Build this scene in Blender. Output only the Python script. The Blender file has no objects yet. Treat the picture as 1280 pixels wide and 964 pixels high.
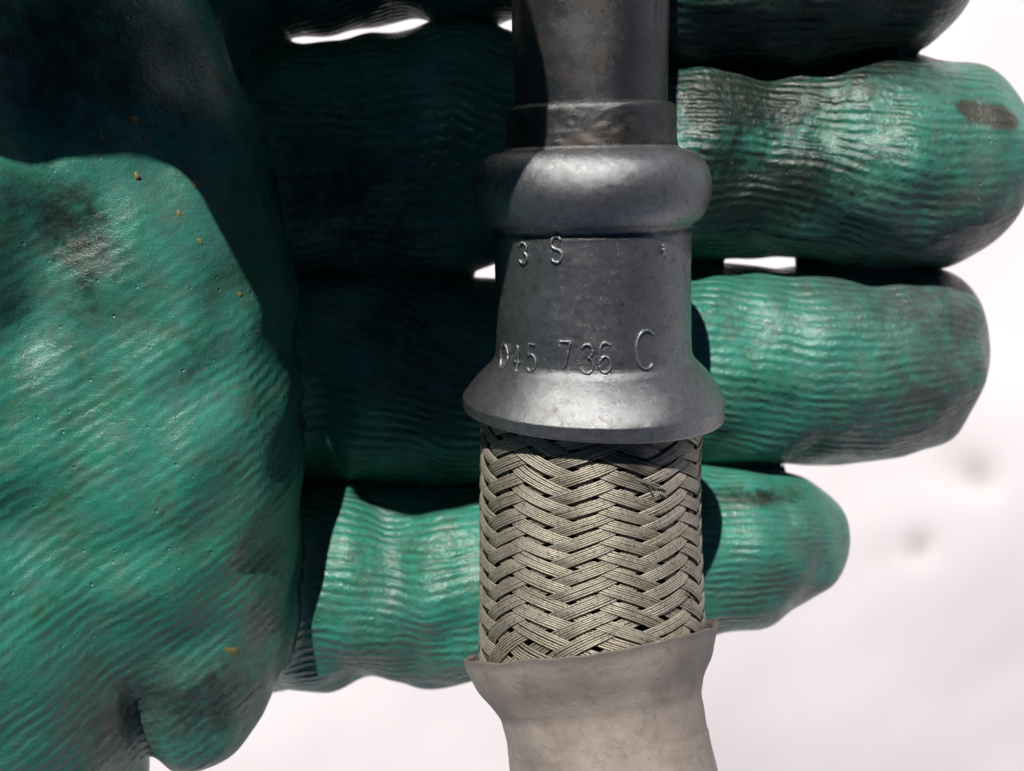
import bpy, math, random
import numpy as np

# ------------------------------------------------------------------ camera, light, exposure
F_PX, D_MM, CX, CY = 1200.0, 87.6, 640.0, 482.0      # photograph 1280 x 964; distances in millimetres
MM = 0.001
scene = bpy.context.scene
col = scene.collection

cam_data = bpy.data.cameras.new("camera")
cam = bpy.data.objects.new("camera", cam_data)
col.objects.link(cam)
cam.location = (0, 0, D_MM * MM)
cam.rotation_euler = (0, 0, 0)                        # looks straight down, picture up is +Y
cam_data.sensor_width = 36.0
cam_data.lens = 36.0 * F_PX / 1280.0
cam_data.clip_start = 0.004
cam_data.clip_end = 100.0
cam_data.dof.use_dof = True
cam_data.dof.focus_distance = 0.0815
cam_data.dof.aperture_fstop = 30.0
scene.camera = cam

SUN_VEC = np.array([-0.20, 0.85, 1.0])                # towards the sun
SUN_VEC = SUN_VEC / np.linalg.norm(SUN_VEC)
elev = math.asin(SUN_VEC[2])
azim = math.atan2(SUN_VEC[0], SUN_VEC[1])             # clockwise from +Y
world = bpy.data.worlds.new("World")
scene.world = world
world.use_nodes = True
wn = world.node_tree.nodes
wn.clear()
sky = wn.new("ShaderNodeTexSky")
sky.sky_type = 'NISHITA'
sky.sun_disc = False
sky.sun_elevation = elev
sky.sun_rotation = azim
sky.altitude = 4500.0
sky.air_density = 0.5
sky.dust_density = 0.2
wbg = wn.new("ShaderNodeBackground")
wbg.inputs["Strength"].default_value = 0.05
wout = wn.new("ShaderNodeOutputWorld")
world.node_tree.links.new(sky.outputs[0], wbg.inputs[0])
world.node_tree.links.new(wbg.outputs[0], wout.inputs[0])

sun_data = bpy.data.lights.new("sun", 'SUN')
sun_data.energy = 5.0
sun_data.angle = math.radians(0.55)
sun_data.color = (1.0, 0.955, 0.89)
sun = bpy.data.objects.new("sun", sun_data)
col.objects.link(sun)
sun.location = tuple(SUN_VEC * 2.0)
sun.rotation_euler = (math.acos(SUN_VEC[2]), 0, math.atan2(SUN_VEC[1], SUN_VEC[0]) + math.pi / 2)

vs = scene.view_settings
vs.view_transform = 'Standard'
vs.look = 'None'
vs.exposure = 0.05
vs.gamma = 1.0
vs.use_curve_mapping = False

# ------------------------------------------------------------------ helpers
rng = np.random.default_rng(7)


def P(px, py, z):
    """point at depth z (mm above the hose axis) seen at a pixel of the photograph"""
    k = (D_MM - z) / F_PX
    return np.array([(px - CX) * k, (CY - py) * k, z])


def R(hw, z):
    """real radius of a round thing that shows hw pixels half wide at depth z"""
    return hw * (D_MM - z) / math.hypot(F_PX, hw)


class SineNoise:
    """smooth band-limited noise, sum of plane waves"""
    def __init__(self, wl, n=18, seed=0):
        r = np.random.default_rng(seed)
        d = r.normal(size=(n, 3))
        d /= np.linalg.norm(d, axis=1)[:, None]
        self.k = d * (2 * np.pi / (wl * r.uniform(0.7, 1.5, n)))[:, None]
        self.p = r.uniform(0, 2 * np.pi, n)
        self.n = n

    def __call__(self, pts):
        return np.sin(pts @ self.k.T + self.p).sum(axis=1) * math.sqrt(2.0 / self.n)


def mesh_obj(name, verts, faces, mat, parent=None, normals=None, attrs=None, smooth=True):
    """verts in millimetres"""
    me = bpy.data.meshes.new(name)
    v = np.asarray(verts, dtype=np.float64) * MM
    me.from_pydata(v.tolist(), [], faces.tolist() if isinstance(faces, np.ndarray) else faces)
    if smooth:
        me.polygons.foreach_set("use_smooth", np.ones(len(me.polygons), dtype=bool))
    if attrs:
        for an, av in attrs.items():
            a = me.attributes.new(an, 'FLOAT', 'POINT')
            a.data.foreach_set("value", np.asarray(av, dtype=np.float32))
    me.update()
    if normals is not None:
        me.normals_split_custom_set_from_vertices(np.asarray(normals, dtype=np.float32).tolist())
    me.materials.append(mat)
    o = bpy.data.objects.new(name, me)
    col.objects.link(o)
    if parent is not None:
        o.parent = parent
        o.matrix_parent_inverse = parent.matrix_world.inverted()
    return o


def empty(name, loc_mm, label, cat):
    o = bpy.data.objects.new(name, None)
    o.empty_display_size = 0.01
    col.objects.link(o)
    o.location = tuple(np.asarray(loc_mm) * MM)
    o["label"] = label
    o["category"] = cat
    bpy.context.view_layer.update()
    return o


def grid_faces(nr, nc, close_c=True):
    r = np.arange(nr - 1)[:, None]
    c = np.arange(nc if close_c else nc - 1)[None, :]
    c2 = (c + 1) % nc
    a = r * nc + c
    b = r * nc + c2
    d = (r + 1) * nc + c
    e = (r + 1) * nc + c2
    return np.stack([a, b, e, d], axis=-1).reshape(-1, 4)


# ------------------------------------------------------------------ materials
class NT:
    def __init__(self, name):
        self.m = bpy.data.materials.new(name)
        self.m.use_nodes = True
        self.t = self.m.node_tree
        self.t.nodes.clear()
        self.out = self.t.nodes.new("ShaderNodeOutputMaterial")
        self.b = self.t.nodes.new("ShaderNodeBsdfPrincipled")
        self.t.links.new(self.b.outputs[0], self.out.inputs[0])
        tc = self.t.nodes.new("ShaderNodeNewGeometry")
        mp = self.t.nodes.new("ShaderNodeVectorMath")
        mp.operation = 'SCALE'
        mp.inputs["Scale"].default_value = 1000.0
        self.t.links.new(tc.outputs["Position"], mp.inputs[0])
        self.pos = mp.outputs[0]                       # position in millimetres

    def put(self, sock, v):
        if isinstance(v, bpy.types.NodeSocket):
            self.t.links.new(v, sock)
        else:
            sock.default_value = v

    def set(self, **kw):
        for k, v in kw.items():
            self.put(self.b.inputs[k.replace("_", " ")], v)

    def attr(self, name):
        n = self.t.nodes.new("ShaderNodeAttribute")
        n.attribute_name = name
        return n.outputs["Fac"]

    def noise(self, scale, detail=4, rough=0.55, vec=None, dist=0.0):
        n = self.t.nodes.new("ShaderNodeTexNoise")
        n.inputs["Scale"].default_value = scale
        n.inputs["Detail"].default_value = detail
        n.inputs["Roughness"].default_value = rough
        n.inputs["Distortion"].default_value = dist
        self.t.links.new(vec or self.pos, n.inputs["Vector"])
        return n.outputs["Fac"]

    def vor(self, scale, vec=None, feature='F1'):
        n = self.t.nodes.new("ShaderNodeTexVoronoi")
        n.feature = feature
        n.inputs["Scale"].default_value = scale
        self.t.links.new(vec or self.pos, n.inputs["Vector"])
        return n

    def stretch(self, sx, sy, sz):
        n = self.t.nodes.new("ShaderNodeVectorMath")
        n.operation = 'MULTIPLY'
        n.inputs[1].default_value = (sx, sy, sz)
        self.t.links.new(self.pos, n.inputs[0])
        return n.outputs[0]

    def math(self, op, a, b=0.0, clamp=False):
        n = self.t.nodes.new("ShaderNodeMath")
        n.operation = op
        n.use_clamp = clamp
        self.put(n.inputs[0], a)
        self.put(n.inputs[1], b)
        return n.outputs[0]

    def ramp(self, fac, lo, hi, a=0.0, b=1.0):
        n = self.t.nodes.new("ShaderNodeMapRange")
        n.interpolation_type = 'SMOOTHSTEP'
        self.put(n.inputs["Value"], fac)
        n.inputs["From Min"].default_value = lo
        n.inputs["From Max"].default_value = hi
        n.inputs["To Min"].default_value = a
        n.inputs["To Max"].default_value = b
        return n.outputs["Result"]

    def mix(self, fac, a, b):
        n = self.t.nodes.new("ShaderNodeMix")
        n.data_type = 'RGBA'
        self.put(n.inputs["Factor"], fac)
        for s, v in ((n.inputs[6], a), (n.inputs[7], b)):
            if isinstance(v, tuple):
                v = tuple(v) + (1.0,)
            self.put(s, v)
        return n.outputs[2]

    def bump(self, height, dist_mm, strength=1.0, normal=None):
        n = self.t.nodes.new("ShaderNodeBump")
        n.inputs["Strength"].default_value = strength
        n.inputs["Distance"].default_value = dist_mm * MM
        self.put(n.inputs["Height"], height)
        if normal is not None:
            self.t.links.new(normal, n.inputs["Normal"])
        return n.outputs[0]


def glove_material():
    n = NT("green_latex_glove")
    rc = n.attr("ridge")
    amp = n.attr("ridge_amp")
    dirt_shade = n.attr("dirt_shade")
    grey = n.attr("grey")
    rust = n.attr("rust")
    warp = n.noise(0.16, 3, 0.6)
    warp2 = n.noise(0.9, 2, 0.5)
    ph = n.math('ADD', rc, n.math('MULTIPLY', n.math('SUBTRACT', warp, 0.5), 1.5))
    ph = n.math('ADD', ph, n.math('MULTIPLY', n.math('SUBTRACT', warp2, 0.5), 0.35))
    s = n.math('SINE', n.math('MULTIPLY', ph, 2 * math.pi / 1.02))
    s = n.math('ADD', n.math('MULTIPLY', s, 0.5), 0.5)
    breakup = n.ramp(n.noise(0.35, 3), 0.32, 0.66, 0.05, 1.0)
    ridge = n.math('MULTIPLY', n.math('MULTIPLY', s, amp), breakup)
    crumple = n.noise(1.4, 6, 0.62)
    fine = n.noise(5.5, 4, 0.6)
    h = n.math('ADD', n.math('MULTIPLY', ridge, 0.75), n.math('MULTIPLY', crumple, 0.36))
    h = n.math('ADD', h, n.math('MULTIPLY', fine, 0.24))
    pits = n.ramp(n.vor(0.62).outputs["Distance"], 0.04, 0.11, -0.35, 0.0)
    h = n.math('ADD', h, pits)
    # colours
    big = n.noise(0.10, 4, 0.6)
    c = n.mix(n.ramp(big, 0.32, 0.68), (0.026, 0.205, 0.140), (0.044, 0.262, 0.198))
    c = n.mix(n.ramp(n.noise(0.27, 5, 0.65), 0.50, 0.72, 0.0, 0.7), c, (0.030, 0.110, 0.036))
    # worn dull film on the high spots
    worn = n.math('MULTIPLY', n.ramp(n.noise(0.45, 5, 0.7), 0.40, 0.72), 0.68)
    c = n.mix(worn, c, (0.085, 0.160, 0.135))
    g2 = n.math('MULTIPLY', grey, n.ramp(n.noise(0.5, 5, 0.7), 0.28, 0.62, 0.35, 1.0), True)
    c = n.mix(g2, c, (0.058, 0.072, 0.070))
    # grime lies in the valleys and in stains; the spot mask adds painted shade
    valley = n.math('MULTIPLY', n.ramp(n.math('SUBTRACT', 1.0, s), 0.45, 1.0), n.math('MULTIPLY', amp, 0.50))
    valley = n.math('MULTIPLY', valley, n.ramp(n.noise(0.3, 4), 0.35, 0.62))
    c = n.mix(valley, c, (0.016, 0.035, 0.026))
    dn = n.math('ADD', dirt_shade, n.math('MULTIPLY', n.math('SUBTRACT', n.noise(0.7, 6, 0.7), 0.5), n.math('MULTIPLY', 1.2, n.ramp(dirt_shade, 0.0, 0.35))))
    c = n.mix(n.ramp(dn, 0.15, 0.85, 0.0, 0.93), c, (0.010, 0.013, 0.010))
    c = n.mix(n.ramp(n.math('ADD', rust, n.math('MULTIPLY', n.math('SUBTRACT', n.noise(0.9, 5), 0.5), 0.7)), 0.35, 0.85, 0.0, 0.9), c, (0.05, 0.040, 0.030))
    # tiny yellowish and dark flecks
    v = n.vor(0.55)
    pick = n.ramp(n.noise(0.22, 2), 0.55, 0.62)
    fl = n.math('MULTIPLY', n.ramp(v.outputs["Distance"], 0.06, 0.14, 1.0, 0.0), pick)
    c = n.mix(n.math('MULTIPLY', fl, 0.6), c, (0.20, 0.19, 0.045))
    n.set(Base_Color=c, Roughness=n.ramp(n.noise(0.8, 5, 0.7), 0.3, 0.75, 0.22, 0.52), Specular_IOR_Level=0.5)
    n.set(Normal=n.bump(h, 0.23, 0.9))
    return n.m


def metal_material(name, brown=0.0, tone=1.0):
    n = NT(name)
    big = n.noise(0.18, 5, 0.6)
    c = n.mix(n.ramp(big, 0.3, 0.7), tuple(tone * x for x in (0.205, 0.212, 0.224)), tuple(tone * x for x in (0.275, 0.28, 0.288)))
    gr = n.noise(5.5, 6, 0.9)
    c = n.mix(n.ramp(gr, 0.54, 0.64, 0.0, 0.6), c, tuple(tone * x for x in (0.46, 0.46, 0.45)))
    c = n.mix(n.ramp(n.noise(1.2, 7, 0.8), 0.50, 0.70, 0.0, 0.7), c, (0.062, 0.059, 0.056))
    rn = n.ramp(n.noise(0.23, 5, 0.65), 0.62 - 0.25 * brown, 0.86 - 0.25 * brown, 0.0, 0.85)
    c = n.mix(rn, c, (0.075, 0.048, 0.032))
    c = n.mix(n.attr("grime_dark"), c, (0.03, 0.026, 0.022))
    # rub marks across and turned lines round the fitting
    rub = n.noise(1.0, 5, 0.7, n.stretch(0.9, 11.0, 0.9))
    scr = n.ramp(n.noise(1.0, 3, 0.6, n.stretch(2.0, 22.0, 2.0)), 0.66, 0.72)
    c = n.mix(n.math('MULTIPLY', scr, 0.45), c, tuple(tone * x for x in (0.5, 0.5, 0.49)))
    h = n.math('ADD', n.math('MULTIPLY', n.noise(4.5, 6, 0.85), 0.8), n.math('MULTIPLY', rub, 0.3))
    h = n.math('ADD', h, n.math('MULTIPLY', n.noise(18.0, 3, 0.7), 0.3))
    rough = n.math('ADD', n.ramp(n.noise(1.3, 5, 0.7), 0.3, 0.7, 0.19, 0.31), n.math('MULTIPLY', rn, 0.2))
    n.set(Base_Color=c, Metallic=n.math('SUBTRACT', 0.80, n.math('MULTIPLY', rn, 0.45)), Roughness=rough, Normal=n.bump(h, 0.048, 0.9))
    return n.m


def braid_material():
    n = NT("dusty_tinned_wire")
    c = n.mix(n.ramp(n.noise(0.5, 5, 0.65), 0.3, 0.7), (0.35, 0.312, 0.245), (0.47, 0.43, 0.355))
    c = n.mix(n.ramp(n.noise(3.5, 4, 0.7), 0.50, 0.70, 0.0, 0.8), c, (0.085, 0.076, 0.06))
    c = n.mix(n.attr("grime_dark"), c, (0.045, 0.04, 0.03))
    bright = n.ramp(n.noise(2.4, 5, 0.75), 0.58, 0.68)
    n.set(Base_Color=c, Metallic=n.math('ADD', 0.42, n.math('MULTIPLY', bright, 0.5)),
          Roughness=n.math('SUBTRACT', 0.46, n.math('MULTIPLY', bright, 0.22)),
          Normal=n.bump(n.noise(9.0, 4, 0.7), 0.05, 0.7))
    return n.m


def sleeve_material():
    n = NT("dusty_rubber_sleeve")
    c = n.mix(n.ramp(n.noise(0.16, 4, 0.6), 0.3, 0.7), (0.26, 0.218, 0.190), (0.36, 0.312, 0.276))
    c = n.mix(n.ramp(n.noise(0.7, 6, 0.7), 0.46, 0.78, 0.0, 0.6), c, (0.13, 0.105, 0.088))
    c = n.mix(n.ramp(n.noise(3.0, 3, 0.7), 0.66, 0.75, 0.0, 0.55), c, (0.32, 0.295, 0.26))
    c = n.mix(n.attr("grime_dark"), c, (0.085, 0.078, 0.074))
    v = n.vor(0.45)
    c = n.mix(n.ramp(v.outputs["Distance"], 0.04, 0.10, 0.35, 0.0), c, (0.10, 0.085, 0.07))
    h = n.math('ADD', n.noise(1.6, 5, 0.7), n.math('MULTIPLY', n.noise(7.0, 3, 0.6), 0.4))
    n.set(Base_Color=c, Roughness=0.55, Specular_IOR_Level=0.4, Subsurface_Weight=0.25, Subsurface_Radius=(0.0008, 0.0006, 0.0005), Subsurface_Scale=1.0, Normal=n.bump(h, 0.10, 0.7))
    return n.m


def plain_material(name, rgb, rough=0.8, bump=0.0):
    n = NT(name)
    c = n.mix(n.ramp(n.noise(2.0, 4), 0.3, 0.7), tuple(x * 0.75 for x in rgb), rgb)
    n.set(Base_Color=c, Roughness=rough)
    if bump:
        n.set(Normal=n.bump(n.noise(2.5, 4, 0.7), bump, 0.8))
    return n.m


def ground_material():
    n = NT("white_ground")
    c = n.mix(n.ramp(n.noise(0.02, 5, 0.6), 0.35, 0.7), (0.87, 0.815, 0.85), (0.85, 0.795, 0.83))
    c = n.mix(n.math('MULTIPLY', n.attr("stain"), 0.8, True), c, (0.34, 0.29, 0.24))
    n.set(Base_Color=c, Roughness=0.75, Normal=n.bump(n.noise(0.35, 6, 0.7), 0.25, 0.4))
    return n.m


M_GLOVE = glove_material()
M_METAL = metal_material("grey_zinc_ferrule")
M_PIPE = metal_material("tarnished_steel_pipe", 0.55, 0.45)
M_WORN = metal_material("worn_bright_metal", 0.0, 1.6)
M_BRAID = braid_material()
M_SLEEVE = sleeve_material()
M_LINER = plain_material("dark_hose_liner", (0.035, 0.03, 0.025))
M_FLECK = plain_material("yellow_paint_fleck", (0.22, 0.19, 0.05), 0.6)
M_CUFF = plain_material("knit_cuff", (0.11, 0.12, 0.115), 0.9, 0.3)
M_GROUND = ground_material()

# ------------------------------------------------------------------ ground
GZ = -235.0
gx = np.concatenate([[-1500, -900, -500, -300], np.linspace(-220, 220, 111), [300, 500, 900, 1500]])
gy = gx.copy()
XX, YY = np.meshgrid(gx, gy)
gp = np.stack([XX.ravel(), YY.ravel(), np.full(XX.size, 0.0)], axis=1)
gn1, gn2 = SineNoise(90, 14, 1), SineNoise(28, 16, 2)
gz = GZ + 0.7 * gn1(gp) + 0.10 * gn2(gp)
# ground tilted from the sun at lower right, shaped to imitate a soft shadow
q0 = P(1280, 650, GZ)
uu_ = (gp[:, 0] - q0[0]) * .35 - (gp[:, 1] - q0[1]) * .94
gz -= .31 * 26.0 * np.logaddexp(0, np.minimum(uu_, 260) / 26.0)
stain = np.zeros(len(gp))
for (px, py, rad, st) in ((1225, 590, 5.0, .55), (1240, 600, 4, .35), (1156, 686, 4.0, .75), (1105, 690, 6.0, .12), (1195, 575, 7, .15)):
    q = P(px, py, GZ)
    d2 = (gp[:, 0] - q[0]) ** 2 + (gp[:, 1] - q[1]) ** 2
    stain += st * np.exp(-d2 / (2 * rad * rad * .5))
    gz -= 2.2 * st * np.exp(-d2 / (2 * rad * rad))
gp[:, 2] = gz
ground = mesh_obj("ground", gp, grid_faces(len(gy), len(gx), False), M_GROUND, attrs={"stain": stain})
ground["kind"] = "structure"

# ------------------------------------------------------------------ hose axis (pixel stations -> millimetres)
TAU = np.array([(-420, 12.5), (500, 12.5), (560, 8), (590, 6.5), (690, -5), (780, -12), (870, -15), (968, -12), (1250, -4)], float)
CEN = np.array([(-420, 733), (0, 737), (160, 739), (235, 739), (320, 740), (430, 741), (500, 741), (560, 737), (640, 736), (700, 737.5),
                (780, 738.5), (800, 738.5), (844, 743), (878, 751), (915, 758.5), (968, 768), (1250, 815)], float)
pyl = np.arange(-420, 1251, 1.0)
tau = np.radians(np.interp(pyl, TAU[:, 0], TAU[:, 1]))
cen = np.interp(pyl, CEN[:, 0], CEN[:, 1])
ker = np.exp(-0.5 * (np.arange(-40, 41) / 16.0) ** 2)
ker /= ker.sum()
tau = np.convolve(np.pad(tau, 40, mode='edge'), ker, 'valid')
cen = np.convolve(np.pad(cen, 40, mode='reflect', reflect_type='odd'), ker, 'valid')
i0 = int(CY - pyl[0])
zz = np.zeros(len(pyl))
for rngi, st in ((range(i0 + 1, len(pyl)), -1), (range(i0 - 1, -1, -1), 1)):
    for i in rngi:
        zp = zz[i + st]
        y_prev = (CY - pyl[i + st]) * (D_MM - zp) / F_PX
        z = zp
        for _ in range(3):
            z = zp + math.tan(tau[i]) * ((CY - pyl[i]) * (D_MM - z) / F_PX - y_prev)
        zz[i] = z
axis = np.stack([(cen - CX) * (D_MM - zz) / F_PX, (CY - pyl) * (D_MM - zz) / F_PX, zz], axis=1)
seg = np.linalg.norm(np.diff(axis, axis=0), axis=1)
S = np.concatenate([[0], np.cumsum(seg)])
S -= np.interp(513, pyl, S)                              # s = 0 at the underside of the ferrule flange
TAN = np.gradient(axis, S, axis=0)
TAN /= np.linalg.norm(TAN, axis=1)[:, None]


def py2s(py):
    return np.interp(py, pyl, S)


def frame(s):
    A = np.stack([np.interp(s, S, axis[:, k]) for k in range(3)], axis=-1)
    T = np.stack([np.interp(s, S, TAN[:, k]) for k in range(3)], axis=-1)
    T /= np.linalg.norm(T, axis=-1)[..., None]
    ex = np.array([1.0, 0, 0]) - T * T[..., :1]
    ex /= np.linalg.norm(ex, axis=-1)[..., None]
    ef = np.cross(T, ex)
    return A, T, ex, ef


def surf(s, th, r):
    A, T, ex, ef = frame(s)
    return A + r[..., None] * (np.sin(th)[..., None] * ex + np.cos(th)[..., None] * ef)


def lathe(profile, nseg=160, step=0.16, noise=(), bend=None):
    """profile: list of (axis position s, radius) in mm, resampled finely; returns verts, faces"""
    pr = np.array(profile, float)
    L = np.concatenate([[0], np.cumsum(np.linalg.norm(np.diff(pr, axis=0), axis=1))])
    n = max(len(pr), int(L[-1] / step))
    u = np.unique(np.concatenate([np.linspace(0, L[-1], n), L]))
    s = np.interp(u, L, pr[:, 0])
    r = np.interp(u, L, pr[:, 1])
    th = np.linspace(0, 2 * np.pi, nseg, endpoint=False)
    SS, TT = np.meshgrid(s, th, indexing='ij')
    RR = np.repeat(r[:, None], nseg, axis=1)
    base = surf(SS, TT, RR).reshape(-1, 3)
    d = np.zeros(len(base))
    for (nf, a) in noise:
        d += a * nf(base)
    RR = RR + d.reshape(RR.shape)
    if bend is not None:
        SS, RR = bend(SS, TT, RR)
    v = surf(SS, TT, RR).reshape(-1, 3)
    return v, grid_faces(len(s), nseg)[:, ::-1], SS.ravel(), TT.ravel()


def prof_px(rows):
    out = []
    for py, hw in rows:
        s = float(py2s(py))
        out.append((s, R(hw, np.interp(py, pyl, zz))))
    return out


def soften(prof, it=2):
    """Chaikin corner cutting"""
    p = [np.array(q) for q in prof]
    for _ in range(it):
        q = [p[0]]
        for a, b in zip(p[:-1], p[1:]):
            q += [a * .78 + b * .22, a * .22 + b * .78]
        q.append(p[-1])
        p = q
    return [tuple(x) for x in p]


hose = empty("braided_hose", np.array([axis[i0, 0], 0, -12.0]),
             "braided metal hose with stamped grey ferrule and torn brown outer sleeve lying across gloved fingers", "hose")

n_a, n_b, n_c = SineNoise(6.0, 16, 11), SineNoise(1.6, 20, 12), SineNoise(0.7, 24, 13)
# pipe
rp = R(97, np.interp(90, pyl, zz))
pp = [(py2s(-400), rp - 1.6), (py2s(-400), rp - .2), (py2s(-394), rp), (py2s(60), rp), (py2s(150), rp * .985), (py2s(160), rp * .9)]
v, f, ss, tt = lathe(pp, 144, .3, ((n_a, .03), (n_b, .006)))
# a dent on the right of the pipe near the top of the view
s_d, th_d = py2s(28), 0.98
dd = np.exp(-(((ss - s_d) / 2.2) ** 2 + ((np.mod(tt - th_d + np.pi, 2 * np.pi) - np.pi) / .12) ** 2))
A, T, ex, ef = frame(ss)
v -= (0.35 * dd)[:, None] * (np.sin(tt)[:, None] * ex + np.cos(tt)[:, None] * ef)
gr = 0.25 * np.clip(n_a(v) * .6 + .1, 0, 1)
pipe = mesh_obj("pipe", v, f, M_PIPE, hose, attrs={"grime_dark": gr})
pipe["label"] = "tarnished steel pipe above the ferrule"

# collar
cp = soften(prof_px([(131, 96), (133, 101), (137, 105.5), (148, 106.5), (172, 106.5), (184, 108), (190, 109), (198, 104)]), 2)
v, f, ss, tt = lathe(cp, 160, .12, ((n_a, .04), (n_b, .022), (n_c, .012)))
gr = np.clip(.25 + .35 * n_b(v), 0, .8) * (np.abs(ss - py2s(188)) < .5) + np.clip(.3 * n_a(v), 0, .5)
mesh_obj("collar", v, f, M_PIPE, hose, attrs={"grime_dark": gr})

# ferrule: rounded bead, stamped barrel, flared skirt
fp = soften(prof_px([(180, 100), (184, 108), (189, 113)] + [(236 - 47 * math.cos(t_), 113 + 36.5 * math.sin(t_) ** .9 - 0 * t_) for t_ in np.linspace(.12, 2.75, 22)] + [
                     (283, 124), (287, 122.8), (291, 124), (296, 123.6), (360, 122), (410, 122), (432, 122), (441, 122.8), (448, 126.5), (457, 136.5), (468, 147),
                     (480, 156), (489, 161.5), (494, 164), (495.2, 164.4), (496.5, 164.2), (505, 163.6), (511.5, 163.2), (513, 162.3), (514, 160.5), (514.5, 152), (513, 137), (500, 130)]), 1)
v, f, ss, tt = lathe(fp, 220, .11, ((n_a, .028), (n_b, .006), (n_c, .004)))
gr = .75 * np.exp(-((ss - py2s(288)) / .32) ** 2) * np.clip(.7 + .5 * n_b(v), 0, 1)  # darkens the groove below the bead
ferrule = mesh_obj("ferrule", v, f, M_METAL, hose, attrs={"grime_dark": np.clip(gr, 0, 1)})
ferrule["label"] = "grey metal ferrule with raised bead, stamped number and flared skirt"

BODY = np.array(fp)
_bs = np.array([b[0] for b in fp])
_o = np.argsort(_bs[:-6], kind='stable')


def body_r(s):
    return np.interp(s, _bs[:-6][_o], np.array([b[1] for b in fp])[:-6][_o])


def project(p):
    return CX + p[0] * F_PX / (D_MM - p[2]), CY - p[1] * F_PX / (D_MM - p[2])


def pix2surf(px, py):
    s, th = float(py2s(py)), 0.0
    for _ in range(40):
        r = body_r(np.array(s))
        p = surf(np.array(s), np.array(th), np.array(r))
        x, y = project(p)
        s += (py - y) * 0.06
        th += max(-.2, min(.2, (px - x) * 0.07 / (r * max(.25, math.cos(th)))))
        th = max(-1.5, min(1.5, th))
    return s, th


def arc(cx, cy, rx, ry, a0, a1, n=9):
    return [(cx + rx * math.cos(math.radians(a)), cy + ry * math.sin(math.radians(a))) for a in np.linspace(a0, a1, n)]


GLYPH = {   # strokes in a box 0..1 wide, 0..1 high (up positive)
    '0': [arc(.5, .5, .48, .5, 0, 360, 17)],
    '4': [[(.62, 0), (.68, 1), (.08, .33), (1, .33)]],
    '5': [[(.9, 1), (.22, 1), (.15, .56)] + arc(.45, .32, .5, .32, 100, -140, 10)],
    '7': [[(0, .82), (0, 1), (.95, 1), (.7, .55), (.45, 0)]],
    '3': [arc(.42, .76, .46, .24, 150, -80, 9) + arc(.42, .26, .52, .28, 80, -155, 10)],
    '6': [arc(.55, .8, .42, .2, 40, 180, 6)[:-1] + [(.1, .6), (.06, .3)] + arc(.5, .27, .44, .27, 180, -180, 14)],
    'C': [arc(.55, .5, .55, .5, 50, 310, 16)],
    'S': [arc(.48, .76, .44, .24, 30, 270, 9) + arc(.48, .26, .48, .26, 90, -150, 9)],
    'I': [[(.5, 0), (.4, .5), (.35, 1)]],
}


def stamped(ch, px, py, w_px, h_px, rad, slant=0.0):
    k = (D_MM - 7) / F_PX
    s0, th0 = pix2surf(px, py)
    V, Fc = [], []
    for st in GLYPH[ch]:
        pts = np.array(st)
        # refine
        L = np.concatenate([[0], np.cumsum(np.linalg.norm(np.diff(pts, axis=0), axis=1))])
        u = np.linspace(0, L[-1], max(6, int(L[-1] * 16)))
        gx_ = (np.interp(u, L, pts[:, 0]) - .5) * w_px * k
        gy_ = (np.interp(u, L, pts[:, 1]) - .5) * h_px * k
        gx_ = gx_ + slant * gy_
        s = s0 - gy_
        r = body_r(s)
        th = th0 + gx_ / r
        wob = rad * (0.95 + .22 * np.sin(u * 9 + px) * np.cos(u * 23 + py))
        p = surf(s, th, r + rad * .6)
        tg = np.gradient(p, axis=0)
        tg /= np.linalg.norm(tg, axis=1)[:, None]
        A, T, ex, ef = frame(s)
        nr = np.sin(th)[:, None] * ex + np.cos(th)[:, None] * ef
        bi = np.cross(tg, nr)
        a = np.linspace(0, 2 * np.pi, 6, endpoint=False)
        ring = p[:, None, :] + wob[:, None, None] * (np.cos(a)[None, :, None] * bi[:, None, :] + np.sin(a)[None, :, None] * nr[:, None, :])
        off = sum(len(x) for x in V)
        V.append(ring.reshape(-1, 3))
        Fc.append(grid_faces(len(u), 6) + off)
        Fc_end = [list(off + np.arange(6)), list(off + (len(u) - 1) * 6 + np.arange(6))]
    vv = np.concatenate(V)
    faces = np.concatenate(Fc).tolist() + [[int(i) for i in e] for e in Fc_end]
    return mesh_obj("stamped_character", vv, faces, M_WORN, ferrule, attrs={"grime_dark": np.zeros(len(vv))})


for args in (('0', 631, 445, 22, 32, .12), ('4', 647, 447, 12, 33, .12), ('5', 665, 447, 15, 34, .12),
             ('7', 707, 443, 15, 32, .11), ('3', 735, 448, 15, 35, .12), ('6', 756, 447, 16, 37, .12),
             ('C', 806, 437, 26, 48, .12),
             ('3', 655, 316, 13, 25, .12), ('S', 696, 312, 15, 31, .13), ('I', 773, 312, 8, 15, .10), ('I', 829, 312, 8, 12, .17)):
    stamped(*args)

# ------------------------------------------------------------------ wire braid
RB = 9.83
s_top, s_bot = -1.2, float(py2s(830))
lin = [(s_top, RB - .75), (s_bot, RB - .75)]
v, f, ss, tt = lathe(lin, 96, .5)
braid = mesh_obj("wire_braid", v, f, M_LINER, hose)
braid["label"] = "beige braided wire sheath of flat woven strands"

NCAR = 16
SLIP = float(py2s(812))
PITCH = 1.735
KS = NCAR * PITCH / (2 * np.pi)          # ds per radian of a strand
PH_DEG = 15.0
OFF = 2 * KS * math.radians(PH_DEG - 16.875)


def bulge(s):
    return 1.0 + .022 * np.clip(s / 20.0, 0, 1.2) - .085 * np.clip((s - SLIP) / 3.0, 0, 1) ** 2


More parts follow.
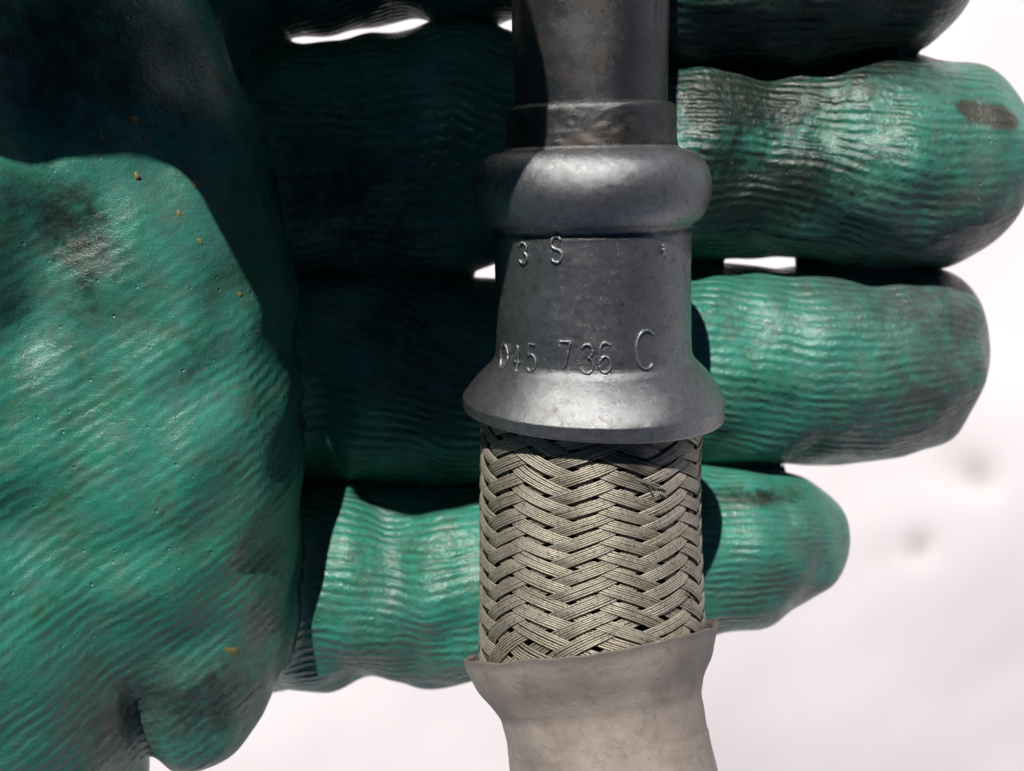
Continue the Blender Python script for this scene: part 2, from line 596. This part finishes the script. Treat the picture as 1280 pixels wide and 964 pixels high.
def strand(kind, i):
    """kind +1: falls to the right (\\), -1: rises to the right (/); two over, two under"""
    r_ = np.random.default_rng(100 + i + (50 if kind > 0 else 0))
    own, opp = (0, OFF) if kind > 0 else (OFF, 0)
    s_id = i * PITCH + own
    s_start = s_id + r_.normal(0, .055)
    th_a = (s_top - s_start) / KS * kind
    th_b = (s_bot - s_start) / KS * kind
    n = 200
    th = np.linspace(th_a, th_b, n)
    s_c = s_start + kind * KS * th
    wander = r_.uniform(.03, .10) * np.sin(th * 1.7 + r_.uniform(0, 6)) + .04 * np.sin(th * 5.1 + r_.uniform(0, 6))
    nw = 6
    dirn = np.array([1.0, kind * KS / RB])
    dirn /= np.linalg.norm(dirn)
    V, Fc = [], []
    a = np.linspace(0, 2 * np.pi, 6, endpoint=False) + .3
    wr = .094
    for q in range(nw):
        qq = (q - (nw - 1) / 2)
        o = qq * .203 + .020 * np.sin(th * r_.uniform(2, 5) + r_.uniform(0, 6)) + .012 * r_.normal()
        t2 = th - kind * dirn[1] * kind * o / RB
        ds = dirn[0] * o + wander
        # which strand of the other direction lies here
        jc = ((s_c + ds) + kind * KS * t2 - opp) / PITCH - i
        w = np.cos(np.pi / 2 * (jc - 1.5)) if kind > 0 else -np.cos(np.pi / 2 * (-jc - 1.5))
        lift = np.tanh(1.9 * w) / math.tanh(1.9)
        arch = .035 * (1 - (qq / 2.5) ** 2)
        rr = RB * bulge(s_c) + .19 * lift + arch + .014 * np.sin(th * r_.uniform(6, 11) + r_.uniform(0, 6))
        s2 = s_c + ds - .030 * RB * np.sin(t2)
        p = surf(s2, t2, rr)
        tg = np.gradient(p, axis=0)
        tg /= np.linalg.norm(tg, axis=1)[:, None]
        A, T, ex, ef = frame(s2)
        nr = np.sin(t2)[:, None] * ex + np.cos(t2)[:, None] * ef
        bi = np.cross(tg, nr)
        bi /= np.linalg.norm(bi, axis=1)[:, None]
        ring = p[:, None, :] + wr * (np.cos(a)[None, :, None] * bi[:, None, :] + np.sin(a)[None, :, None] * nr[:, None, :])
        Fc.append(grid_faces(n, 6) + q * n * 6)
        V.append(ring.reshape(-1, 3))
    vv = np.concatenate(V)
    return vv, np.concatenate(Fc)


def gsum(v, spots):
    g = np.zeros(len(v))
    for px, py, z, rad, st in spots:
        q = P(px, py, z)
        g += st * np.exp(-((v - q) ** 2).sum(axis=1) / (2 * rad * rad))
    return g


GRIME_B = [(790, 580, 9, 1.0, .8), (808, 596, 9, .8, .6), (690, 640, 8, 1.2, .25), (770, 700, 9, 2.0, .15), (700, 800, 8, 3, .2)]
for kind in (1, -1):
    for i in range(NCAR):
        v, f = strand(kind, i)
        mesh_obj("strand", v, f if kind > 0 else f, M_BRAID, braid, attrs={"grime_dark": np.clip(gsum(v, GRIME_B), 0, 1)})

# a few broken wires lifted out of the weave
for (px_s, py_s, L_, ang, up) in ((778, 577, 2.2, .5, .5), (785, 582, 1.8, .75, .35), (796, 588, 1.6, .35, .4), (806, 592, 1.3, .9, .3), (712, 648, 1.5, -.4, .3), (840, 738, 1.2, .8, .4), (670, 742, 1.3, .5, .35)):
    th0 = math.asin(max(-.95, min(.95, (px_s - 737.5) / 139.0)))
    s0 = float(py2s(py_s)) - .25 * RB * (math.cos(th0) - .5) * .6
    t_ = np.linspace(0, 1, 9)
    r0_ = np.random.default_rng(int(px_s))
    thv = th0 + L_ * t_ * math.cos(ang) / RB + .02 * np.sin(t_ * 5 + px_s)
    sv = s0 + L_ * t_ * math.sin(ang) + .08 * np.sin(t_ * 4 + py_s)
    rv = RB * 1.01 + .15 + up * np.sin(t_ * 2.4) * .6
    p = surf(sv, thv, rv)
    tg = np.gradient(p, axis=0)
    tg /= np.linalg.norm(tg, axis=1)[:, None]
    A, T, ex, ef = frame(sv)
    nr = np.sin(thv)[:, None] * ex + np.cos(thv)[:, None] * ef
    bi = np.cross(tg, nr)
    aa = np.linspace(0, 2 * np.pi, 6, endpoint=False)
    ring = p[:, None, :] + .085 * (np.cos(aa)[None, :, None] * bi[:, None, :] + np.sin(aa)[None, :, None] * nr[:, None, :])
    mesh_obj("broken_wire", ring.reshape(-1, 3), grid_faces(9, 6).tolist() + [[0, 1, 2, 3, 4, 5], [48, 49, 50, 51, 52, 53]], M_BRAID, braid, attrs={"grime_dark": np.full(54, .45)})

# ------------------------------------------------------------------ torn outer sleeve
SL = [((738, 800), 161.5), ((739, 817), 156), ((741.5, 838), 147), ((745.5, 860), 134), ((751, 880), 126), ((758.5, 915), 125), ((768, 968), 127),
      ((790, 1080), 130), ((815, 1250), 132)]
roll = math.radians(8.5)
nseg = 128
th = np.linspace(0, 2 * np.pi, nseg, endpoint=False)
zc_of = lambda py: np.interp(py, pyl, zz)
outer = []
pcs = np.array([c for c, _ in SL], float)
hws = np.array([h for _, h in SL], float)
u = np.concatenate([[0], np.cumsum(np.linalg.norm(np.diff(pcs, axis=0), axis=1))])
uu = np.linspace(0, u[-1], 120)
uu = np.unique(np.concatenate([np.linspace(0, 130, 70), np.linspace(130, u[-1], 40)]))
cxs, cys, hh = (np.interp(uu, u, a) for a in (pcs[:, 0], pcs[:, 1], hws))
k5 = np.ones(7) / 7
hh = np.convolve(np.pad(hh, 3, mode='edge'), k5, 'valid')
cxs = np.convolve(np.pad(cxs, 3, mode='reflect', reflect_type='odd'), k5, 'valid')
rings_c, rings_r, rings_n = [], [], []
for cx_, cy_, h_ in zip(cxs, cys, hh):
    z_ = float(zc_of(cy_))
    rings_c.append(P(cx_, cy_, z_))
    rings_r.append(R(h_, z_))
    dep = math.atan((cy_ - CY) / F_PX)                   # the lip is seen almost edge-on
    tl = math.radians(np.interp(cy_, [800, 880, 968, 1250], [-10.5, -12, -11, -4]))
    rings_n.append(tl)
sn1, sn2 = SineNoise(9, 14, 31), SineNoise(2.2, 18, 32)


def sleeve_ring(c, r, tl, lip):
    ex = np.array([math.cos(roll), math.sin(roll), 0])
    T = np.array([math.sin(roll) * math.cos(tl), -math.cos(roll) * math.cos(tl), -math.sin(tl)])
    ef = np.cross(T, ex)
    p = c + r * (np.sin(th)[:, None] * ex + np.cos(th)[:, None] * ef)
    d = p - c
    d /= np.linalg.norm(d, axis=1)[:, None]
    p = p + d * (.10 * sn1(p) + .035 * sn2(p))[:, None]
    if lip > 0:
        p = p - T * (lip * (.07 * sn1(p * 1.7) + .04 * sn2(p)))[:, None]
    return p


V = []
n_r = len(uu)
for i in range(n_r):
    V.append(sleeve_ring(rings_c[i], rings_r[i], rings_n[i], max(0, 1 - uu[i] / 25)))
Vin = []
for i in range(n_r - 1, -1, -1):
    t = .62 if uu[i] < 100 else .9
    Vin.append(sleeve_ring(rings_c[i], rings_r[i] - t * (1 if i > 0 else .45), rings_n[i], max(0, 1 - uu[i] / 25)))
vv = np.concatenate(V + Vin)
fc = grid_faces(2 * n_r, nseg)[:, ::-1]
last = (np.arange(nseg) + (2 * n_r - 1) * nseg)
first = np.arange(nseg)
cl = np.stack([last, np.roll(last, -1), np.roll(first, -1), first], axis=1)[:, ::-1]
ug = np.concatenate([np.repeat(uu, nseg), np.repeat(uu[::-1], nseg)])
grs = .55 * np.exp(-(ug / 9.0) ** 2) + gsum(vv, [(668, 905, 6, .5, .8), (655, 898, 6, .4, .6), (735, 850, 10, 3.5, .18), (850, 850, 4, 5, .35)])
mesh_obj("outer_sleeve", vv, np.concatenate([fc, cl]), M_SLEEVE, hose, attrs={"grime_dark": np.clip(grs, 0, 1)})["label"] = "dusty brown rubber sleeve with a flared torn lip"

# ------------------------------------------------------------------ glove: one smooth surface from a distance field
def smin(a, b, k):
    h = np.clip(.5 + .5 * (b - a) / k, 0, 1)
    return b + (a - b) * h - k * h * (1 - h)


def cap(p, a, b, ra, rb):
    a = np.asarray(a, np.float32)
    b = np.asarray(b, np.float32)
    ab = b - a
    t = np.clip(((p - a) @ ab) / max(float(ab @ ab), 1e-6), 0, 1)
    d = p - a - t[..., None] * ab
    return np.sqrt((d * d).sum(-1)) - (ra + t * (rb - ra))


def chain_px(rows, zc):
    """rows of (px, py, half width px[, z centre]) -> world points and radii"""
    out = []
    for r_ in rows:
        z = r_[3] if len(r_) > 3 else zc
        out.append((P(r_[0], r_[1], z), R(r_[2], z)))
    return out


INDEX = chain_px([(330, -78, 112, -15), (400, -80, 106), (480, -88, 104), (548, -95, 102), (585, -88, 112), (622, -100, 103), (740, -72, 120), (860, -42, 127), (1000, -36, 127), (1100, -45, 118)], -12.5)
MIDDLE = chain_px([(330, 200, 132, -19), (400, 208, 137), (470, 208, 139), (530, 199, 150), (580, 177, 137), (622, 187, 136), (740, 194, 128), (860, 205, 121), (970, 204, 113), (1090, 208, 131), (1153, 206, 128)], -17.5)
RING = chain_px([(330, 466, 132, -24), (410, 462, 136), (500, 466, 136), (565, 480, 130), (620, 479, 130), (860, 453, 122), (930, 456, 121), (970, 458, 119), (1020, 454, 122), (1095, 451, 117)], -22.5)
RING_TIP = chain_px([(1060, 430, 98), (1142, 420, 84)], -22.0), chain_px([(1060, 472, 98), (1138, 472, 88)], -22.5)
LITTLE = chain_px([(330, 740, 120, -25), (400, 727, 124), (480, 720, 116), (540, 728, 122), (610, 718, 120), (860, 684, 104), (930, 680, 98), (966, 676, 88)], -21.5)

# heel of the hand (mound beside the thumb) that stands nearer to the viewer
zt = 13.0
def mound(rows):
    return [(P(x, y, z), R(w, z)) for x, y, w, z in rows]


MOUND = mound([(-40, -160, 215, 2), (92, 60, 172, 1), (137, 220, 172, 0), (170, 380, 174, -2), (185, 560, 180, -4), (190, 620, 173, -5), (196, 670, 161, -5), (208, 715, 142, -6), (224, 755, 121, -6),
               (240, 795, 102, -6), (252, 832, 88, -6), (244, 866, 81, -6)])
MOUND2 = mound([(-70, 60, 190, 0), (-60, 330, 200, 0), (-20, 560, 212, -1), (30, 740, 155, -1), (60, 860, 114, -1), (48, 985, 122, -6)])
MOUND3 = mound([(184, 225, 116, 0), (220, 330, 112, -1), (240, 450, 108, -3)])
PALM = []
for i, (fr, yk, zk) in enumerate(((INDEX, 30, 2), (MIDDLE, 14, 0), (RING, -4, -2), (LITTLE, -20, -3))):
    a, ra = fr[0]
    PALM.append([(a + np.array([-1., 0, 0]), ra * .95), (np.array([-44., yk * 1.1, zk - 10]), 12.0), (np.array([-50., yk, zk + 6]), 13.0),
                 (np.array([-62., yk * .75, 12.]), 14.0)])
WRIST = [[(np.array([-58., 16., 10]), 17.), (np.array([-92., 6., 16]), 18.), (np.array([-124., 2., 22]), 19.)],
         [(np.array([-53., -25., 0]), 15.5), (np.array([-70., -16., 9]), 18.), (np.array([-92., -8., 16]), 18.), (np.array([-124., -6., 22]), 19.)]]
# thumb arches over towards the pipe beyond the view, shaped for its shadow
THUMB = [(np.array([-47., 50., 10.]), 14.0), (np.array([-39., 63., 27.]), 13.0), (np.array([-24., 64., 36.]), 13.0), (np.array([-15.6, 47., 36.]), 12.6)]
SHADE_WEB = [[(np.array([-42., 44., 4.]), 13.0), (np.array([-30., 58., 16.]), 11.0), (np.array([-10.5, 64., 24.]), 10.0)],  # web stretched and lobes added unseen to widen the thumb's shadow
       [(np.array([-25., 56., 36.]), 11.0), (np.array([-22.0, 42.4, 36.]), 9.8)],
       [(np.array([-58., 37., 26.]), 13.0), (np.array([-46.5, 45.5, 30.]), 12.0), (np.array([-33.5, 55., 32.]), 10.5)]]

lump1, lump2 = SineNoise(17.0, 16, 41), SineNoise(6.5, 20, 42)


def chain_sdf(p, ch, k):
    d = None
    for (a, ra), (b, rb) in zip(ch[:-1], ch[1:]):
        c = cap(p, a, b, ra, rb)
        d = c if d is None else smin(d, c, k)
    return d


FINGERS = ["index_finger", "middle_finger", "ring_finger", "little_finger"]


def fields(p):
    di = chain_sdf(p, INDEX, 1.5)
    dm = chain_sdf(p, MIDDLE, 1.5)
    dr = chain_sdf(p, RING, 1.5)
    dr = smin(dr, chain_sdf(p, RING_TIP[0], 1.), 2.0)
    dr = smin(dr, chain_sdf(p, RING_TIP[1], 1.), 2.0)
    dl = chain_sdf(p, LITTLE, 1.5)
    m1 = chain_sdf(p, MOUND, 3.0)
    m2 = chain_sdf(p, MOUND2, 4.0)
    pm = smin(smin(m1, chain_sdf(p, MOUND3, 4.0), 4.0), m2, np.interp(p[..., 1], [-23., -15.], [.7, 4.0]).astype(np.float32))
    for ch in PALM:
        pm = smin(pm, chain_sdf(p, ch, 3.0), 3.0)
    for ch in WRIST:
        pm = smin(pm, chain_sdf(p, ch, 4.0), 8.0)
    dt = chain_sdf(p, THUMB, 3.0)
    for ch in SHADE_WEB:
        dt = smin(dt, chain_sdf(p, ch, 3.0), 4.0)
    return di, dm, dr, dl, pm, dt


def sdf(p):
    di, dm, dr, dl, pm, dt = fields(p)
    fg = di
    for d in (dm, dr, dl):
        fg = smin(fg, d, .5)
    hand = smin(pm, dt, 4.0)
    return smin(fg, hand, 3.0)


def sdf_flat(pts, chunk=400000):
    out = np.empty(len(pts), np.float32)
    for i in range(0, len(pts), chunk):
        out[i:i + chunk] = sdf(pts[i:i + chunk].astype(np.float32))
    return out


def surface_nets(lo, hi, h):
    n = [int(math.ceil((b - a) / h)) + 1 for a, b in zip(lo, hi)]
    ax = [np.float32(a) + np.float32(h) * np.arange(k, dtype=np.float32) for a, k in zip(lo, n)]
    # coarse pass decides where the fine field is needed
    G = np.empty(n, np.float32)
    st = 4
    cax = [a[::st] for a in ax]
    cg = np.stack(np.meshgrid(*cax, indexing='ij'), -1).reshape(-1, 3)
    cv = sdf_flat(cg).reshape([len(a) for a in cax])
    for d in range(3):
        cv = np.repeat(cv, st, axis=d)
    cv = cv[:n[0], :n[1], :n[2]]
    pad = [(0, n[d] - cv.shape[d]) for d in range(3)]
    cv = np.pad(cv, pad, mode='edge')
    G[:] = cv
    need = np.abs(cv) < h * st * 2.6
    idx = np.argwhere(need)
    pts = np.stack([ax[d][idx[:, d]] for d in range(3)], -1)
    G[need] = sdf_flat(pts)
    inside = G < 0
    # cells that the surface crosses
    c = np.zeros([k - 1 for k in n], np.int8)
    for dx in (0, 1):
        for dy in (0, 1):
            for dz in (0, 1):
                c += inside[dx:n[0] - 1 + dx, dy:n[1] - 1 + dy, dz:n[2] - 1 + dz]
    cells = np.argwhere((c > 0) & (c < 8))
    vid = -np.ones(c.shape, np.int64)
    vid[tuple(cells.T)] = np.arange(len(cells))
    verts = np.array(lo) + (cells + .5) * h
    quads = []
    for d in range(3):
        e1, e2 = (d + 1) % 3, (d + 2) % 3
        sl0 = [slice(None)] * 3
        sl1 = [slice(None)] * 3
        sl0[d] = slice(0, n[d] - 1)
        sl1[d] = slice(1, n[d])
        a, b = inside[tuple(sl0)], inside[tuple(sl1)]
        e = np.argwhere(a != b)
        ok = (e[:, e1] > 0) & (e[:, e2] > 0) & (e[:, e1] < n[e1] - 1) & (e[:, e2] < n[e2] - 1)
        e = e[ok]
        fl = a[tuple(e.T)]
        q = []
        for (o1, o2) in ((-1, -1), (0, -1), (0, 0), (-1, 0)):
            w = e.copy()
            w[:, e1] += o1
            w[:, e2] += o2
            q.append(vid[tuple(w.T)])
        q = np.stack(q, 1)
        q[~fl] = q[~fl][:, ::-1]
        quads.append(q)
    return verts, np.concatenate(quads)


def gradient(pts, e=.05):
    g = np.stack([sdf_flat(pts + np.eye(3)[k] * e) - sdf_flat(pts - np.eye(3)[k] * e) for k in range(3)], -1).astype(float)
    return g / np.maximum(np.linalg.norm(g, axis=1), 1e-6)[:, None]


gv, gq = surface_nets((-122., -52., -44.), (62., 74., 62.), 0.66)
for _ in range(3):
    d = sdf_flat(gv)
    gv = gv - gradient(gv) * d[:, None] * .85
gnrm = gradient(gv, .25)
di, dm, dr, dl, pm, dt = fields(gv.astype(np.float32))
tall = np.stack([di, dm, dr, dl, pm, dt], 1)
lab = np.argmin(tall, axis=1)

# soft lumps, folds and sags of a worn glove
folds = np.zeros(len(gv))
FOLDS = [((478, 640), (520, 850), 2.0, -.9, -12), ((430, 660), (452, 830), 2.2, .45, -12), ((452, 390), (520, 560), 2.0, -.6, -11), ((500, 370), (590, 470), 2.0, -.5, -11),
         ((1050, 150), (1100, 300), 3.5, -.25, -7), ((880, 640), (1000, 655), 1.1, -.45, -11), ((890, 618), (1000, 632), 1.2, .35, -11),
         ((194, 815), (180, 960), 1.6, -.7, 0), ((60, 300), (190, 420), 3., -.3, 9), ((0, 400), (90, 520), 2.5, .35, 10)]
for (a, b, rad, amt, z) in FOLDS:
    A_, B_ = P(a[0], a[1], z), P(b[0], b[1], z)
    ab = B_ - A_
    t = np.clip(((gv - A_) @ ab) / (ab @ ab), 0, 1)
    dd = np.linalg.norm((gv - A_ - t[:, None] * ab) * np.array([1, 1, .35]), axis=1)
    folds += amt * np.exp(-(dd / rad) ** 2)
gv = gv + gnrm * (.30 * lump1(gv) + .17 * lump2(gv) + folds)[:, None]

# smooth normals of the shared surface
fn = np.cross(gv[gq[:, 2]] - gv[gq[:, 0]], gv[gq[:, 3]] - gv[gq[:, 1]])
vn = np.zeros_like(gv)
for k in range(4):
    np.add.at(vn, gq[:, k], fn)
vn /= np.maximum(np.linalg.norm(vn, axis=1), 1e-9)[:, None]
if (vn * gnrm).sum() < 0:
    gq = gq[:, ::-1]
    vn = -vn

# ridge coordinate: lengthwise on the fingers, slanting on the heel
chains = [INDEX, MIDDLE, RING, LITTLE]
ridge = np.zeros(len(gv))
ramp_ = np.zeros(len(gv))
for k in range(4):
    c = np.array([a for a, _ in chains[k]])
    m = lab == k
    yc = np.interp(gv[m, 0], c[:, 0], c[:, 1])
    zc = np.interp(gv[m, 0], c[:, 0], c[:, 2])
    ridge[m] = 10.8 * np.arctan2(gv[m, 1] - yc, gv[m, 2] - zc) + (.9 * np.sin(gv[m, 0] * .16 + k) + (.06 * (gv[m, 0] - 20) if k == 1 else 0))
    ramp_[m] = np.interp(gv[m, 0], [-20, 10, c[-1, 0] - 4, c[-1, 0] + 4], [1.0, 1.0, .75, .35])
m = lab >= 4
ridge[m] = .80 * gv[m, 1] - .45 * gv[m, 0] + .3 * gv[m, 2]
ramp_[m] = np.interp(gv[m, 1], [-22, 4, 18], [.5, .28, .08])

# dirt with painted shade on heel and index, worn grey ends, rusty scab, placed where the pixels of the photograph meet the surface
def hit(px, py):
    o = np.array([0, 0, D_MM])
    d = P(px, py, 0) - o
    d /= np.linalg.norm(d)
    t = 20.0
    for _ in range(80):
        p = o + d * t
        v_ = float(sdf(p[None].astype(np.float32))[0])
        if v_ < .02:
            return p
        t += v_ * .9
        if t > 190:
            return None
    return p


def spots(rows):
    g = np.zeros(len(gv))
    for px, py, rx, ry, st in rows:
        h_ = hit(px, py)
        if h_ is None:
            continue
        k = (D_MM - h_[2]) / F_PX
        q = (gv - h_) / np.array([rx * k, ry * k, max(rx, ry) * k])
        g += st * np.exp(-.5 * (q * q).sum(1))
    return np.clip(g, 0, 1)


dirt_shade = spots([(95, 300, 35, 35, .45), (150, 345, 50, 35, .22), (105, 370, 30, 50, .25), (60, 255, 60, 30, .4), (230, 480, 60, 45, .22),
              (980, 30, 190, 60, .8), (1120, 20, 60, 50, .5), (940, 130, 70, 26, .75), (880, 180, 30, 60, .35), (960, 215, 60, 40, .45), (900, 280, 50, 40, .5),  # index finger spots paint in the shade over it
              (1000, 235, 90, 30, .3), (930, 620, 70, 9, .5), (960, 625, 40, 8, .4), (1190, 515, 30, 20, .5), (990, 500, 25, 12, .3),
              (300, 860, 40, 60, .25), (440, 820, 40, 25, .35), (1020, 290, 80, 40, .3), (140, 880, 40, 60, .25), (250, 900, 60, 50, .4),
              (520, 480, 40, 120, .5), (430, 250, 100, 100, .6), (1200, 205, 50, 40, .2), (900, 380, 40, 20, .25), (950, 480, 60, 18, .3), (1060, 440, 50, 12, .25), (1080, 190, 60, 20, .3), (920, 760, 40, 20, .35), (960, 700, 40, 12, .25), (100, 70, 150, 85, .7)])  # the last spot mixes grime with painted shade on the upper heel
grey = spots([(1220, 430, 55, 110, .9), (1120, 520, 90, 40, .6), (1180, 470, 90, 90, .4), (1100, 370, 70, 35, .55), (1000, 360, 60, 20, .3), (1230, 220, 60, 70, .6), (1120, 290, 120, 35, .7), (1020, 690, 40, 60, .7),
              (940, 740, 60, 25, .6), (260, 880, 80, 60, .8), (130, 900, 60, 60, .7), (200, 230, 40, 30, .3), (290, 300, 60, 90, .3), (340, 700, 30, 120, .35), (80, 400, 60, 80, .35), (480, 830, 60, 20, .5),
              (490, 760, 30, 60, .35), (1000, 40, 200, 60, .6), (1150, 20, 50, 50, .7)])
rust = spots([(1232, 142, 22, 14, 1.0), (1258, 150, 16, 12, 1.0), (1205, 130, 12, 9, .7), (915, 622, 50, 9, .42), (975, 631, 40, 8, .42), (1258, 190, 10, 8, .4)])
ridge = ridge

glove = empty("work_glove", np.array([-50., 0, 0]), "stained green rubber coated work glove worn on an open hand under the hose", "glove")
names = FINGERS + ["palm", "thumb"]
face_lab = np.sort(lab[gq], axis=1)[:, 2]
parts = {}
for k, nm in enumerate(names):
    fs = gq[face_lab == k]
    if len(fs) == 0:
        continue
    used, inv = np.unique(fs, return_inverse=True)
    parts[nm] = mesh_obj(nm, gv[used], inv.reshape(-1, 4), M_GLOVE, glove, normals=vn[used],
                         attrs={"ridge": ridge[used], "ridge_amp": ramp_[used], "dirt_shade": dirt_shade[used], "grey": grey[used], "rust": rust[used]})
parts["palm"]["label"] = "thick heel and palm of the glove with yellow paint flecks"

# yellow paint flecks on the heel of the glove
def fleck(px, py, r_px, ratio, ang):
    q = hit(px, py)
    g = gradient(q[None], .2)[0]
    i = np.argmin(((gv - q) ** 2).sum(1))
    q = q + g * (float((gv[i] - q) @ g) + .03)
    k = (D_MM - q[2]) / F_PX
    t1 = np.cross(g, [0, 0, 1.0]) if abs(g[2]) < .95 else np.cross(g, [0, 1.0, 0])
    t1 /= np.linalg.norm(t1)
    t2 = np.cross(g, t1)
    ca, sa = math.cos(ang), math.sin(ang)
    t1, t2 = t1 * ca + t2 * sa, t2 * ca - t1 * sa
    n = 10
    vs_, r_ = [], np.random.default_rng(int(px * 7 + py))
    for rr, hh_ in ((1.0, -.06), (.7, .015)):
        for j in range(n):
            a = 2 * np.pi * j / n
            w = rr * (1 + .22 * math.sin(3 * a + px) + .12 * math.cos(2 * a + py))
            vs_.append(q + (t1 * math.cos(a) + t2 * math.sin(a) * ratio) * (w * r_px * k) + g * hh_)
    vs_.append(q + g * .025)
    fs_ = [[j, (j + 1) % n, n + (j + 1) % n, n + j] for j in range(n)] + [[n + j, n + (j + 1) % n, 2 * n] for j in range(n)]
    mesh_obj("paint_fleck", np.array(vs_), fs_, M_FLECK, parts["palm"])


for a in ((249, 229, 6, .75, .5), (282, 260, 7.5, .55, 1.0), (173, 219, 4.5, .8, .2), (226, 266, 5, .8, .7), (166, 148, 6.5, .9, .1), (310, 369, 4.5, .9, .4),
          (293, 816, 10, .6, 1.2), (125, 168, 6, .5, 0), (184, 170, 4, .6, 0), (253, 300, 5, .6, .5)):
    fleck(*a)

# knitted cuff round the wrist, beyond the left edge of the view
nc = 96
a = np.linspace(0, 2 * np.pi, nc, endpoint=False)
rows = []
for i, x in enumerate(np.linspace(-104, -140, 30)):
    rib = .5 * np.cos(a * 24)
    ro = 1.0 + .02 * math.sin(i * .9)
    c0 = np.array([x, -1.5, 18.5 + (-104 - x) * .15])
    rows.append(c0 + np.stack([np.zeros(nc), np.cos(a) * (27.5 * ro + rib), np.sin(a) * (20.5 * ro + rib)], 1))
for i, x in enumerate(np.linspace(-140, -104, 10)):
    c0 = np.array([x, -1.5, 18.5 + (-104 - x) * .15])
    rows.append(c0 + np.stack([np.zeros(nc), np.cos(a) * 25.6, np.sin(a) * 18.8], 1))
mesh_obj("cuff", np.concatenate(rows), grid_faces(len(rows), nc), M_CUFF, glove)
